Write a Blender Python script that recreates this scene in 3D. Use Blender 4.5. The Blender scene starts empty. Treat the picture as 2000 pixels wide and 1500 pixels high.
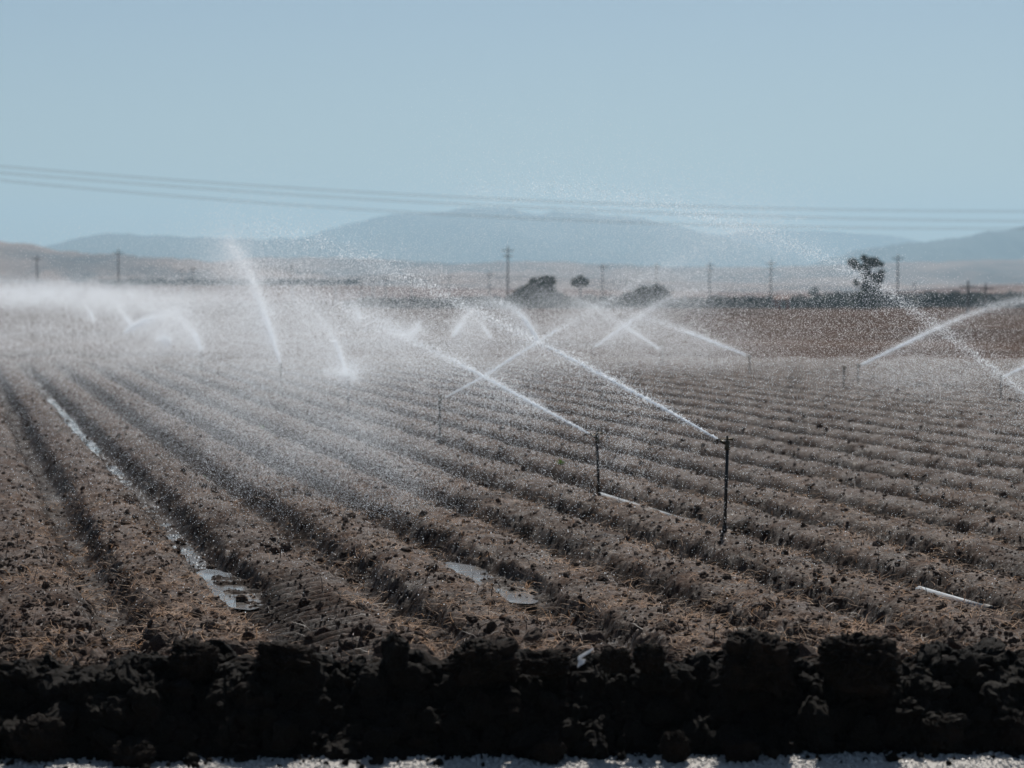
import bpy, math, random
import numpy as np
from mathutils import Vector, noise as mn

# ---------------------------------------------------------------- camera, world, sun, exposure
S = bpy.context.scene
COL = S.collection
CAM_H = 2.6
F = 4135.0                      # focal length in pixels of the 2000 px wide photograph
PITCH = math.atan(175 / F)
cam_data = bpy.data.cameras.new("camera")
cam_data.sensor_width = 36.0
cam_data.lens = 36.0 * F / 2000.0
cam_data.clip_start = 0.1
cam_data.clip_end = 40000
cam_data.dof.use_dof = True
cam_data.dof.focus_distance = 18.8
cam_data.dof.aperture_fstop = 1.9
cam = bpy.data.objects.new("camera", cam_data)
cam.location = (0, 0, CAM_H)
cam.rotation_euler = (math.radians(90) - PITCH, 0, 0)
COL.objects.link(cam)
S.camera = cam

SUN_EL = math.radians(48)
SUN_AZ = math.radians(10)        # degrees right of the viewing direction (+Y)
w = bpy.data.worlds.new("World")
S.world = w
w.use_nodes = True
nt = w.node_tree
bg = nt.nodes["Background"]
sky = nt.nodes.new("ShaderNodeTexSky")
sky.sky_type = 'NISHITA'
sky.sun_disc = False
sky.sun_elevation = SUN_EL
sky.sun_rotation = SUN_AZ
sky.altitude = 100
sky.air_density = 1.0
sky.dust_density = 0.7
sky.ozone_density = 2.6
nt.links.new(sky.outputs[0], bg.inputs[0])
bg.inputs[1].default_value = 0.05
sd = bpy.data.lights.new("sun", 'SUN')
sd.energy = 5.0
sd.angle = math.radians(0.5)
sd.color = (1.0, 0.95, 0.88)
sun = bpy.data.objects.new("sun", sd)
sdir = Vector((math.sin(SUN_AZ) * math.cos(SUN_EL), math.cos(SUN_AZ) * math.cos(SUN_EL), math.sin(SUN_EL)))
sun.rotation_euler = sdir.to_track_quat('Z', 'Y').to_euler()
sun.location = (0, 0, 60)
COL.objects.link(sun)
S.view_settings.view_transform = 'Standard'
S.view_settings.look = 'None'
S.view_settings.exposure = 0.22
S.view_settings.gamma = 1.0
S.view_settings.use_curve_mapping = False
S.cycles.use_denoising = True
S.cycles.max_bounces = 5
S.cycles.volume_bounces = 0
S.cycles.sample_clamp_indirect = 3.0
S.cycles.sample_clamp_direct = 0.0

HAZE_DENSITY = 1.8e-4

# ---------------------------------------------------------------- helpers
rng = np.random.default_rng(7)
random.seed(7)
CP, SP = math.cos(PITCH), math.sin(PITCH)


def pt(px, py, d):
    """world point seen at photo pixel (px, py) at depth y = d"""
    u, v = (px - 1000) / F, (750 - py) / F
    dy = CP + v * SP
    dz = -SP + v * CP
    t = d / dy
    return (u * t, d, CAM_H + dz * t)


def pts(px, py, d):
    u, v = (np.asarray(px) - 1000) / F, (750 - np.asarray(py)) / F
    dy = CP + v * SP
    dz = -SP + v * CP
    t = d / dy
    return np.stack([u * t, d * np.ones_like(t), CAM_H + dz * t], -1)


def _h(ix, iy, iz=0, seed=0):
    n = (ix.astype(np.int64) * 374761393 + iy.astype(np.int64) * 668265263 + np.int64(iz) * 2147483647 * 3
         + np.int64(seed) * 1274126177) & 0xFFFFFFFF
    n = ((n ^ (n >> 13)) * 1103515245) & 0xFFFFFFFF
    n = ((n ^ (n >> 16)) * 668265263) & 0xFFFFFFFF
    return (n ^ (n >> 15)) & 0xFFFFFFFF


def perlin(x, y, seed=0):
    xi, yi = np.floor(x), np.floor(y)
    xf, yf = x - xi, y - yi
    ux, uy = xf * xf * xf * (xf * (xf * 6 - 15) + 10), yf * yf * yf * (yf * (yf * 6 - 15) + 10)

    def g(ox, oy):
        a = _h(xi + ox, yi + oy, 0, seed) * (2 * math.pi / 4294967296.0)
        return np.cos(a) * (xf - ox) + np.sin(a) * (yf - oy)
    a = g(0, 0) * (1 - ux) + g(1, 0) * ux
    b = g(0, 1) * (1 - ux) + g(1, 1) * ux
    return (a * (1 - uy) + b * uy) * 1.5


def vnoise3(x, y, z, seed=0):
    xi, yi, zi = np.floor(x), np.floor(y), np.floor(z)
    xf, yf, zf = x - xi, y - yi, z - zi
    xf, yf, zf = [t * t * (3 - 2 * t) for t in (xf, yf, zf)]
    r = 0
    for ox in (0, 1):
        for oy in (0, 1):
            for oz in (0, 1):
                n = _h(xi + ox + (zi + oz) * 57, yi + oy + (zi + oz) * 113, 0, seed) / 4294967296.0
                r = r + n * (xf if ox else 1 - xf) * (yf if oy else 1 - yf) * (zf if oz else 1 - zf)
    return r


def fbm(x, y, oct=4, seed=0, gain=0.5, lac=2.03):
    r, a = 0, 1.0
    for i in range(oct):
        r = r + a * perlin(x, y, seed + i * 17)
        x, y, a = x * lac + 3.7, y * lac - 1.9, a * gain
    return r


def sst(a, b, x):
    t = np.clip((x - a) / (b - a), 0, 1)
    return t * t * (3 - 2 * t)


def mesh_np(name, verts, faces, mat=None, smooth=True, parent=None, link=True):
    """faces: (n, k) integer array, or list"""
    me = bpy.data.meshes.new(name)
    verts = np.asarray(verts, dtype=np.float32)
    if isinstance(faces, np.ndarray) and faces.ndim == 2:
        n, k = faces.shape
        me.vertices.add(len(verts))
        me.vertices.foreach_set("co", verts.ravel())
        me.loops.add(n * k)
        me.loops.foreach_set("vertex_index", faces.astype(np.int32).ravel())
        me.polygons.add(n)
        me.polygons.foreach_set("loop_start", np.arange(0, n * k, k, dtype=np.int32))
        me.polygons.foreach_set("loop_total", np.full(n, k, dtype=np.int32))
        me.update(calc_edges=True)
    else:
        me.from_pydata([tuple(v) for v in verts.tolist()], [], faces)
    if smooth and len(me.polygons):
        me.polygons.foreach_set("use_smooth", np.ones(len(me.polygons), dtype=bool))
    me.validate()
    if mat:
        me.materials.append(mat)
    o = bpy.data.objects.new(name, me)
    if parent:
        o.parent = parent
    if link:
        COL.objects.link(o)
    return o


class MB:
    """collects boxes, tubes, lathes and lumps; build() links them as ONE mesh object"""

    def __init__(s):
        s.v, s.f = [], []

    def add(s, v, f):
        b = len(s.v)
        s.v += [tuple(p) for p in v]
        s.f += [tuple(i + b for i in q) for q in f]
        return s

    def box(s, c, d):
        x, y, z = [t / 2 for t in d]
        v = [(c[0] + a * x, c[1] + b * y, c[2] + e * z) for a in (-1, 1) for b in (-1, 1) for e in (-1, 1)]
        return s.add(v, [(0, 1, 3, 2), (4, 6, 7, 5), (0, 4, 5, 1), (2, 3, 7, 6), (0, 2, 6, 4), (1, 5, 7, 3)])

    def tube(s, pts_, rad, n=8, cap=True):
        P = [Vector(p) for p in pts_]
        rads = rad if isinstance(rad, (list, tuple)) else [rad] * len(P)
        v, f = [], []
        for i, p in enumerate(P):
            t = (P[min(i + 1, len(P) - 1)] - P[max(i - 1, 0)]).normalized()
            a = Vector((0, 0, 1)) if abs(t.z) < 0.9 else Vector((1, 0, 0))
            e1 = t.cross(a).normalized()
            e2 = t.cross(e1)
            for k in range(n):
                an = 2 * math.pi * k / n
                v.append(p + (e1 * math.cos(an) + e2 * math.sin(an)) * rads[i])
        for i in range(len(P) - 1):
            for k in range(n):
                f.append((i * n + k, i * n + (k + 1) % n, (i + 1) * n + (k + 1) % n, (i + 1) * n + k))
        if cap:
            f.append(tuple(range(n - 1, -1, -1)))
            f.append(tuple(range((len(P) - 1) * n, len(P) * n)))
        return s.add(v, f)

    def build(s, name, mat, parent=None, smooth=True):
        return mesh_np(name, s.v, s.f, mat, smooth, parent)


def tag(o, label=None, cat=None, group=None, kind=None):
    if label:
        o["label"] = label
    if cat:
        o["category"] = cat
    if group:
        o["group"] = group
    if kind:
        o["kind"] = kind
    return o


def empty(name, loc, rz=0):
    o = bpy.data.objects.new(name, None)
    o.location = loc
    o.rotation_euler = (0, 0, rz)
    o.empty_display_size = 0.2
    COL.objects.link(o)
    return o


# ---------------------------------------------------------------- materials
def new_mat(name):
    m = bpy.data.materials.new(name)
    m.use_nodes = True
    t = m.node_tree
    return m, t, t.nodes["Principled BSDF"]


def N(t, typ, **kw):
    n = t.nodes.new(typ)
    for k, v in kw.items():
        setattr(n, k, v)
    return n


def noise_node(t, scale, detail=4, rough=0.6, coord='Object', dist=0.0):
    tc = N(t, "ShaderNodeTexCoord")
    n = N(t, "ShaderNodeTexNoise")
    n.inputs["Scale"].default_value = scale
    n.inputs["Detail"].default_value = detail
    n.inputs["Roughness"].default_value = rough
    n.inputs["Distortion"].default_value = dist
    t.links.new(tc.outputs[coord], n.inputs["Vector"])
    return n


def ramp(t, src, stops):
    r = N(t, "ShaderNodeValToRGB")
    while len(r.color_ramp.elements) < len(stops):
        r.color_ramp.elements.new(0.5)
    for e, (p, c) in zip(r.color_ramp.elements, stops):
        e.position = p
        e.color = tuple(c) + (1,) if len(c) == 3 else c
    t.links.new(src, r.inputs[0])
    return r


def noisy(name, c1, c2, scale, rough=0.8, r2=None, bump=0.0, bscale=None, spec=0.5, metal=0.0, detail=5):
    m, t, b = new_mat(name)
    n = noise_node(t, scale, detail)
    r = ramp(t, n.outputs[0], [(0.35, c1), (0.65, c2)])
    t.links.new(r.outputs[0], b.inputs["Base Color"])
    b.inputs["Roughness"].default_value = rough
    b.inputs["Specular IOR Level"].default_value = spec
    b.inputs["Metallic"].default_value = metal
    if r2 is not None:
        rr = ramp(t, n.outputs[0], [(0.3, (rough,) * 3), (0.7, (r2,) * 3)])
        t.links.new(rr.outputs[0], b.inputs["Roughness"])
    if bump:
        nb = noise_node(t, bscale or scale * 6, 4)
        bp = N(t, "ShaderNodeBump")
        bp.inputs["Strength"].default_value = 1.0
        bp.inputs["Distance"].default_value = bump
        t.links.new(nb.outputs[0], bp.inputs["Height"])
        t.links.new(bp.outputs[0], b.inputs["Normal"])
    return m


# wet soil: dark brown, patchy gloss, fine crumbly relief
M_soil, t, b = new_mat("wet_soil")
n1 = noise_node(t, 1.3, 6, 0.65)
n2 = noise_node(t, 28, 5, 0.7)
mx = N(t, "ShaderNodeMix", data_type='FLOAT')
mx.inputs[0].default_value = 0.55
t.links.new(n1.outputs[0], mx.inputs[2])
t.links.new(n2.outputs[0], mx.inputs[3])
r = ramp(t, mx.outputs[0], [(0.34, (0.024, 0.014, 0.010)), (0.5, (0.132, 0.080, 0.054)), (0.66, (0.28, 0.185, 0.132))])
# darker towards the furrows: damp soil, with flank shade also put into the colour
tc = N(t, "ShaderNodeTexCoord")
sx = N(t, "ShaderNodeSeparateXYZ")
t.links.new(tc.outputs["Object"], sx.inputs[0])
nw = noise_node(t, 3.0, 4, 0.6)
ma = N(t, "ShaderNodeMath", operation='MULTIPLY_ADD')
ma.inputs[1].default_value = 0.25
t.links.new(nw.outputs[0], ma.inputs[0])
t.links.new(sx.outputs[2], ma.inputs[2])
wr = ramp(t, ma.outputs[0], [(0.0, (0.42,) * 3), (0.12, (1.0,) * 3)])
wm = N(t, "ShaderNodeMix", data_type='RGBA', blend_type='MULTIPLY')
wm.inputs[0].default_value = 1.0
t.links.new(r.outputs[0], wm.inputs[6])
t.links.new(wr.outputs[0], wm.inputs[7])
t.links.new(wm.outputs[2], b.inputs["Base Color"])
n3 = noise_node(t, 24, 5, 0.75)
rr = ramp(t, n3.outputs[0], [(0.38, (0.30,) * 3), (0.56, (0.76,) * 3)])
t.links.new(rr.outputs[0], b.inputs["Roughness"])
ns_ = noise_node(t, 2.2, 5, 0.7)
sr = ramp(t, ns_.outputs[0], [(0.42, (0.02,) * 3), (0.66, (0.17,) * 3)])
t.links.new(sr.outputs[0], b.inputs["Specular IOR Level"])
b.inputs["Diffuse Roughness"].default_value = 0.8
nb = noise_node(t, 42, 6, 0.75)
bp = N(t, "ShaderNodeBump")
bp.inputs["Distance"].default_value = 0.02
bp.inputs["Strength"].default_value = 0.9
t.links.new(nb.outputs[0], bp.inputs["Height"])
t.links.new(bp.outputs[0], b.inputs["Normal"])

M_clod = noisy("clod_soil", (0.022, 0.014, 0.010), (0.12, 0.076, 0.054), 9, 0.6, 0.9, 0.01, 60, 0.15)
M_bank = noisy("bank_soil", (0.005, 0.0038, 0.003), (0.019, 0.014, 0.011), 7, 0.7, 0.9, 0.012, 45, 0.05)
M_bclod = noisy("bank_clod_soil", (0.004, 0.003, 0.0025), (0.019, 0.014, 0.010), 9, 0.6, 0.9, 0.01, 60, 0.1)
M_road = noisy("gravel", (0.22, 0.205, 0.19), (0.44, 0.415, 0.385), 60, 0.35, 0.6, 0.012, 110, 0.6)
M_pebble = noisy("pebble", (0.20, 0.19, 0.175), (0.60, 0.57, 0.53), 14, 0.3, 0.55, 0, None, 0.7)
M_far = noisy("dry_ground", (0.050, 0.034, 0.027), (0.105, 0.073, 0.058), 0.05, 0.95, None, 0, None, 0.0)
M_riser = noisy("weathered_steel_pipe", (0.02, 0.021, 0.022), (0.05, 0.047, 0.045), 30, 0.5, 0.7, 0, None, 0.5, 0.6)
M_brass = noisy("tarnished_brass", (0.05, 0.045, 0.03), (0.10, 0.08, 0.045), 40, 0.4, 0.6, 0, None, 0.5, 0.8)
M_alu = noisy("aluminium_pipe", (0.17, 0.19, 0.21), (0.27, 0.29, 0.31), 9, 0.6, 0.75, 0, None, 0.3, 0.3)
M_wood = noisy("weathered_wood", (0.04, 0.035, 0.032), (0.08, 0.07, 0.06), 3, 0.9)
M_wire = noisy("dark_cable", (0.02, 0.02, 0.022), (0.03, 0.03, 0.032), 3, 0.6)
M_ceramic = noisy("insulator_porcelain", (0.10, 0.09, 0.08), (0.16, 0.14, 0.12), 20, 0.3)
M_bark = noisy("bark", (0.06, 0.05, 0.045), (0.13, 0.11, 0.10), 3, 0.9)
M_mtn = noisy("distant_slopes", (0.018, 0.024, 0.026), (0.08, 0.075, 0.065), 0.003, 0.95, None, 0, None, 0.1)
M_hill = noisy("dry_grass_hills", (0.055, 0.045, 0.045), (0.25, 0.172, 0.140), 0.005, 0.95, None, 0, None, 0.1)
M_rise = noisy("fallow_slope", (0.08, 0.045, 0.038), (0.14, 0.085, 0.065), 0.012, 0.95, None, 0, None, 0.1)
M_barn = noisy("rusty_sheet", (0.09, 0.03, 0.02), (0.14, 0.05, 0.032), 1.5, 0.8)
M_roof = noisy("pale_roof_sheet", (0.3, 0.28, 0.26), (0.45, 0.42, 0.4), 1.0, 0.6)


def leafy(name, c1, c2, trans=0.3, scale=3.0):
    m, t, b = new_mat(name)
    n = noise_node(t, scale, 3)
    r = ramp(t, n.outputs[0], [(0.35, c1), (0.65, c2)])
    t.links.new(r.outputs[0], b.inputs["Base Color"])
    b.inputs["Roughness"].default_value = 0.6
    b.inputs["Specular IOR Level"].default_value = 0.3
    tr = N(t, "ShaderNodeBsdfTranslucent")
    t.links.new(r.outputs[0], tr.inputs[0])
    ms = N(t, "ShaderNodeMixShader")
    ms.inputs[0].default_value = trans
    t.links.new(b.outputs[0], ms.inputs[1])
    t.links.new(tr.outputs[0], ms.inputs[2])
    t.links.new(ms.outputs[0], t.nodes["Material Output"].inputs[0])
    return m


M_leaf = leafy("tree_leaves", (0.012, 0.024, 0.012), (0.045, 0.07, 0.036), 0.2, 0.6)
M_shrub = leafy("shrub_leaves", (0.012, 0.024, 0.022), (0.028, 0.045, 0.036), 0.15, 0.15)
M_weed = leafy("weed_leaves", (0.06, 0.12, 0.02), (0.12, 0.20, 0.04), 0.5)
M_straw = leafy("straw", (0.07, 0.026, 0.011), (0.50, 0.31, 0.18), 0.4, 4.0)
M_root = noisy("dead_stalk", (0.02, 0.012, 0.009), (0.06, 0.03, 0.02), 5, 0.6)

# droplets: bright forward scattering
M_drop = bpy.data.materials.new("water_droplet")
M_drop.use_nodes = True
t = M_drop.node_tree
t.nodes.clear()
out = N(t, "ShaderNodeOutputMaterial")
d1 = N(t, "ShaderNodeBsdfTranslucent")
d1.inputs[0].default_value = (0.90, 0.95, 1.0, 1)
d2 = N(t, "ShaderNodeBsdfDiffuse")
d2.inputs[0].default_value = (0.88, 0.94, 1.0, 1)
mxs = N(t, "ShaderNodeMixShader")
mxs.inputs[0].default_value = 0.3
t.links.new(d1.outputs[0], mxs.inputs[1])
t.links.new(d2.outputs[0], mxs.inputs[2])
t.links.new(mxs.outputs[0], out.inputs[0])

# puddle water
M_water, t, b = new_mat("puddle_water")
b.inputs["Base Color"].default_value = (0.13, 0.12, 0.11, 1)
b.inputs["Roughness"].default_value = 0.06
b.inputs["IOR"].default_value = 1.33
b.inputs["Specular IOR Level"].default_value = 0.6
nb = noise_node(t, 38, 3, 0.6)
nb2 = noise_node(t, 2.0, 2, 0.5)
mm = N(t, "ShaderNodeMath", operation='MULTIPLY')
rp = ramp(t, nb2.outputs[0], [(0.42, (0.05,) * 3), (0.6, (1.0,) * 3)])
t.links.new(nb.outputs[0], mm.inputs[0])
t.links.new(rp.outputs[0], mm.inputs[1])
bp = N(t, "ShaderNodeBump")
bp.inputs["Distance"].default_value = 0.007
t.links.new(mm.outputs[0], bp.inputs["Height"])
t.links.new(bp.outputs[0], b.inputs["Normal"])

# ---------------------------------------------------------------- terrain
RA = math.atan(1090 / F)                     # the rows run this far left of the view direction
CU, SU = math.cos(RA), math.sin(RA)
ROW_S, ROW_0 = 1.21, 2.53                    # furrow spacing, offset of the water furrow


def ab(x, y):
    return -x * SU + y * CU, x * CU + y * SU     # along, across


def xy(a, b_):
    return b_ * CU - a * SU, b_ * SU + a * CU


def field_z(x, y, fine=True):
    a, b_ = ab(x, y)
    wob = 0.06 * perlin(a * 0.16, b_ * 0.3, 3) + 0.022 * perlin(a * 0.9, b_ * 1.0, 4)
    q = (b_ + wob - ROW_0) / ROW_S
    n = np.round(q)
    t = np.abs(q - n) * 2                           # 0 furrow centre .. 1 ridge centre
    edge = 0.10 * perlin(a * 2.2, b_ * 3.1, 5)
    wide = np.where(n == 0, 0.05, 0.0)              # the water furrow has a wide flat floor
    prof = sst(0.10 + wide + edge * 0.5, 0.56 + edge, t)
    prof = prof * (0.86 + 0.14 * sst(0.5, 1.0, t))
    near = 0.62 + 0.38 * sst(15.5, 19.5, y + 0.8 * perlin(x * 0.8, y * 0.8, 8))
    far = 1 - sst(62, 90, y)
    depth = 0.30 * near * far * (1 + 0.10 * perlin(a * 0.25, b_ * 0.6, 12))
    z = -depth * (1 - prof)
    z = z + 0.03 * fbm(x * 0.45, y * 0.45, 2, 21) * far
    if fine:
        amp = 1 - 0.5 * sst(25, 60, y)
        steep = np.clip(1 - np.abs(prof - 0.5) * 2, 0, 1)
        flat0 = np.where((n == 0) & (t < 0.3), 0.3, 1.0)
        l1 = fbm(x * 2.4, y * 2.4, 2, 31)
        l2 = np.abs(fbm(x * 6.5, y * 6.5, 2, 41))
        l3 = np.abs(fbm(x * 17, y * 17, 2, 51))
        z = z + flat0 * amp * far * ((0.020 + 0.02 * steep) * l1 + (0.016 + 0.055 * steep) * (l2 - 0.25)
                                     + (0.012 + 0.030 * steep) * (l3 - 0.25))
        # slumped gullies down the flanks
        z = z - steep * far * 0.045 * np.clip(perlin(a * 3.4, b_ * 0.6, 61) + 0.1, 0, 1)
    # loose heaps where the rows end
    hd = sst(18.0, 15.0, y)
    z = z + hd * (0.07 * fbm(x * 1.3 + 4, y * 1.3, 3, 71) + 0.03 * np.abs(fbm(x * 5, y * 5, 2, 75)))
    if fine:
        # tyre lugs pressed into the furrow beside the water near the headland
        lug = sst(0.34, 0.24, np.abs(q - 0.27 + 0.05 * perlin(a, b_, 14))) * sst(20.8, 18.5, y) * sst(14.4, 15.2, y)
        z = z * (1 - 0.85 * lug) + 0.85 * lug * (-0.20 + 0.30 * np.clip(q, 0, 0.6)) + 0.034 * lug * np.sin(a * 2 * math.pi / 0.23 + q * 10)
        # shallow basins where water stands
        for (cx_, cy_, la, lb, zl) in BASINS:
            ca, cb = ab(cx_, cy_)
            e_ = ((a - ca) / la) ** 2 + ((b_ - cb) / lb) ** 2 + 0.5 * perlin(x * 2.5, y * 2.5, 15)
            m_ = sst(1.5, 0.7, e_)
            z = z * (1 - m_) + m_ * (zl + 0.006 + 0.042 * fbm(x * 3.6, y * 3.6, 4, 16))
        z = z - 0.08 * np.exp(-((x - 0.05) / 0.45) ** 2 - ((y - 17.9) / 0.9) ** 2) - 0.05 * np.exp(-((x + 2.3) / 0.3) ** 2 - ((y - 18.3) / 0.7) ** 2)
    return z


BASINS = [(0.0, 19.9, 1.15, 0.19, -0.176), (-2.62, 20.1, 1.2, 0.19, -0.213)]

# rows of depth, denser near
ds = [13.0]
while ds[-1] < 28:
    ds.append(ds[-1] * (1 + 1 / 820))
while ds[-1] < 110:
    ds.append(ds[-1] * (1 + 1 / 300))
while ds[-1] < 520:
    ds.append(ds[-1] * 1.03)
ds = np.array(ds)
tn = np.concatenate([-np.geomspace(1.9, 0.33, 24)[:-1], np.linspace(-0.33, 0.33, 780), np.geomspace(0.33, 1.9, 24)[1:]])
D, T = np.meshgrid(ds, tn, indexing='ij')
X, Y = D * T, D
Z = field_z(X, Y)
nr, nc = D.shape
idx = np.arange(nr * nc).reshape(nr, nc)
fc = np.stack([idx[:-1, :-1], idx[:-1, 1:], idx[1:, 1:], idx[1:, :-1]], -1).reshape(-1, 4)
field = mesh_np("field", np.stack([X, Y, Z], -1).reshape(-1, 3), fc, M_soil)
field.data.materials.append(M_far)
mi = np.zeros((nr - 1, nc - 1), dtype=np.int32)
mi[(ds[:-1, None] + 6 * perlin(tn[None, :-1] * 40, ds[:-1, None] * 0.1, 5)) > 88] = 1
field.data.polygons.foreach_set("material_index", mi.ravel())
tag(field, "ploughed field of wet brown soil ridges and furrows", kind="structure")

# base ground reaching the hills
base = mesh_np("ground", [(-14000, -400, -0.62), (14000, -400, -0.62), (14000, 14000, -0.62), (-14000, 14000, -0.62)],
               [(0, 1, 2, 3)], M_far, False)
tag(base, kind="structure")
# far plain beyond the rows: one sheet from the field's end to the foothills
px_ = np.linspace(-3200, 3200, 60)
py_ = np.linspace(515, 1500, 30)
PX, PY = np.meshgrid(px_, py_)
PZ = -0.02 + 0 * PX
ii = np.arange(PX.size).reshape(PX.shape)
pf = np.stack([ii[:-1, :-1], ii[:-1, 1:], ii[1:, 1:], ii[1:, :-1]], -1).reshape(-1, 4)
plain = mesh_np("plain", np.stack([PX, PY, PZ], -1).reshape(-1, 3), pf, M_far)
tag(plain, kind="structure")

# gravel road at the foot of the bank
ROAD_Z = -0.17
gx = np.linspace(-14, 14, 260)
gy = np.concatenate([np.linspace(-3, 11.4, 40)[:-1], np.linspace(11.4, 13.1, 70)])
GX, GY = np.meshgrid(gx, gy)
GZ = ROAD_Z + 0.012 * fbm(GX * 1.5, GY * 1.5, 2, 81) + 0.006 * np.abs(fbm(GX * 14, GY * 14, 2, 83))
ii = np.arange(GX.size).reshape(GX.shape)
gf = np.stack([ii[:-1, :-1], ii[:-1, 1:], ii[1:, 1:], ii[1:, :-1]], -1).reshape(-1, 4)
road = mesh_np("gravel_road", np.stack([GX, GY, GZ], -1).reshape(-1, 3), gf, M_road)
tag(road, kind="structure")


# bank of dark earth: rugged sheet with a steep camera side
def bank_profile():
    return np.array([(-0.10, -0.30), (0.0, -0.17), (0.05, -0.12), (0.16, -0.01), (0.27, 0.10), (0.39, 0.21), (0.54, 0.27),
                     (0.80, 0.25), (1.2, 0.12), (1.7, -0.10), (2.0, -0.35)])


bp_ = bank_profile()
seg = np.concatenate([[0], np.cumsum(np.hypot(np.diff(bp_[:, 0]), np.diff(bp_[:, 1])))])
tt = np.concatenate([np.linspace(0, seg[6], 95)[:-1], np.linspace(seg[6], seg[-1], 40)])
py0, pz0 = np.interp(tt, seg, bp_[:, 0]), np.interp(tt, seg, bp_[:, 1])
bx = np.linspace(-9.5, 9.5, 860)
BX, TT = np.meshgrid(bx, tt)
BY = 12.63 + 0.035 * BX + np.interp(TT, seg, bp_[:, 0])
hgt = 1 + 0.26 * fbm(BX * 0.9, BX * 0 + 0.5, 3, 91)
BZ0 = np.interp(TT, seg, bp_[:, 1])
BZ = np.where(BZ0 > -0.1, (BZ0 + 0.1) * hgt - 0.1, BZ0)
# displace with ridged clod noise outwards
def ridg(s, seed):
    return vnoise3(BX * s + 0.3 * s * 0, BY * s, BZ * s, seed) - 0.5
face = sst(seg[1] * 0.9, seg[2], TT)
lump = (0.20 * ridg(3.2, 1) + 0.20 * np.abs(ridg(7, 2)) + 0.13 * np.abs(ridg(15, 3)) + 0.06 * np.abs(ridg(34, 4))) * face
BY2 = BY - lump * 0.9
BZ2 = BZ + lump * 0.75
ii = np.arange(BX.size).reshape(BX.shape)
bf = np.stack([ii[:-1, :-1], ii[:-1, 1:], ii[1:, 1:], ii[1:, :-1]], -1).reshape(-1, 4)
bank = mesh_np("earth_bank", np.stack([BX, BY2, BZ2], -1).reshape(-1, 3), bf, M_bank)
tag(bank, kind="structure")


# ---------------------------------------------------------------- instanced stuff (clods, pebbles)
def clod_nodes(name, mat, n_var=4, subdiv=3, rough=0.42):
    ng = bpy.data.node_groups.new(name, 'GeometryNodeTree')
    ng.interface.new_socket("Geometry", in_out='INPUT', socket_type='NodeSocketGeometry')
    ng.interface.new_socket("Geometry", in_out='OUTPUT', socket_type='NodeSocketGeometry')
    gi, go = ng.nodes.new("NodeGroupInput"), ng.nodes.new("NodeGroupOutput")
    L = ng.links.new
    join = ng.nodes.new("GeometryNodeJoinGeometry")
    for k in range(n_var):
        ico = ng.nodes.new("GeometryNodeMeshIcoSphere")
        ico.inputs["Radius"].default_value = 1.0
        ico.inputs["Subdivisions"].default_value = subdiv
        sp = ng.nodes.new("GeometryNodeSetPosition")
        nz = ng.nodes.new("ShaderNodeTexNoise")
        nz.noise_dimensions = '4D'
        nz.inputs["W"].default_value = k * 7.3
        nz.inputs["Scale"].default_value = 1.1
        nz.inputs["Detail"].default_value = 3
        nz.inputs["Roughness"].default_value = 0.65
        sub = ng.nodes.new("ShaderNodeVectorMath")
        sub.operation = 'SUBTRACT'
        sub.inputs[1].default_value = (0.5, 0.5, 0.5)
        mul = ng.nodes.new("ShaderNodeVectorMath")
        mul.operation = 'SCALE'
        mul.inputs["Scale"].default_value = rough * 4
        L(nz.outputs["Color"], sub.inputs[0])
        L(sub.outputs[0], mul.inputs[0])
        L(ico.outputs[0], sp.inputs["Geometry"])
        L(mul.outputs[0], sp.inputs["Offset"])
        gi2 = ng.nodes.new("GeometryNodeGeometryToInstance")
        L(sp.outputs[0], gi2.inputs[0])
        L(gi2.outputs[0], join.inputs[0])
    iop = ng.nodes.new("GeometryNodeInstanceOnPoints")
    iop.inputs["Pick Instance"].default_value = True
    rot = ng.nodes.new("GeometryNodeInputNamedAttribute")
    rot.data_type = 'FLOAT_VECTOR'
    rot.inputs[0].default_value = "rot"
    sc = ng.nodes.new("GeometryNodeInputNamedAttribute")
    sc.data_type = 'FLOAT_VECTOR'
    sc.inputs[0].default_value = "scl"
    e2r = ng.nodes.new("FunctionNodeEulerToRotation")
    L(gi.outputs[0], iop.inputs["Points"])
    L(join.outputs[0], iop.inputs["Instance"])
    L(rot.outputs["Attribute"], e2r.inputs[0])
    L(e2r.outputs[0], iop.inputs["Rotation"])
    L(sc.outputs["Attribute"], iop.inputs["Scale"])
    sm = ng.nodes.new("GeometryNodeSetMaterial")
    sm.inputs["Material"].default_value = mat
    L(iop.outputs[0], sm.inputs[0])
    L(sm.outputs[0], go.inputs[0])
    return ng


def scatter(name, P, scl, ng, kind="stuff", mat=None):
    me = bpy.data.meshes.new(name)
    me.vertices.add(len(P))
    me.vertices.foreach_set("co", np.asarray(P, dtype=np.float32).ravel())
    a = me.attributes.new("rot", 'FLOAT_VECTOR', 'POINT')
    a.data.foreach_set("vector", (rng.random((len(P), 3)) * 6.28).astype(np.float32).ravel())
    a = me.attributes.new("scl", 'FLOAT_VECTOR', 'POINT')
    a.data.foreach_set("vector", np.asarray(scl, dtype=np.float32).ravel())
    me.update()
    if mat:
        me.materials.append(mat)
    o = bpy.data.objects.new(name, me)
    COL.objects.link(o)
    md = o.modifiers.new("scatter", 'NODES')
    md.node_group = ng
    return tag(o, kind=kind)


def sizes(n, lo, hi, p=2.5):
    s = lo * (1 - rng.random(n) * (1 - (lo / hi) ** p)) ** (-1 / p)
    return s[:, None] * rng.uniform(0.6, 1.15, (n, 3))


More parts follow.
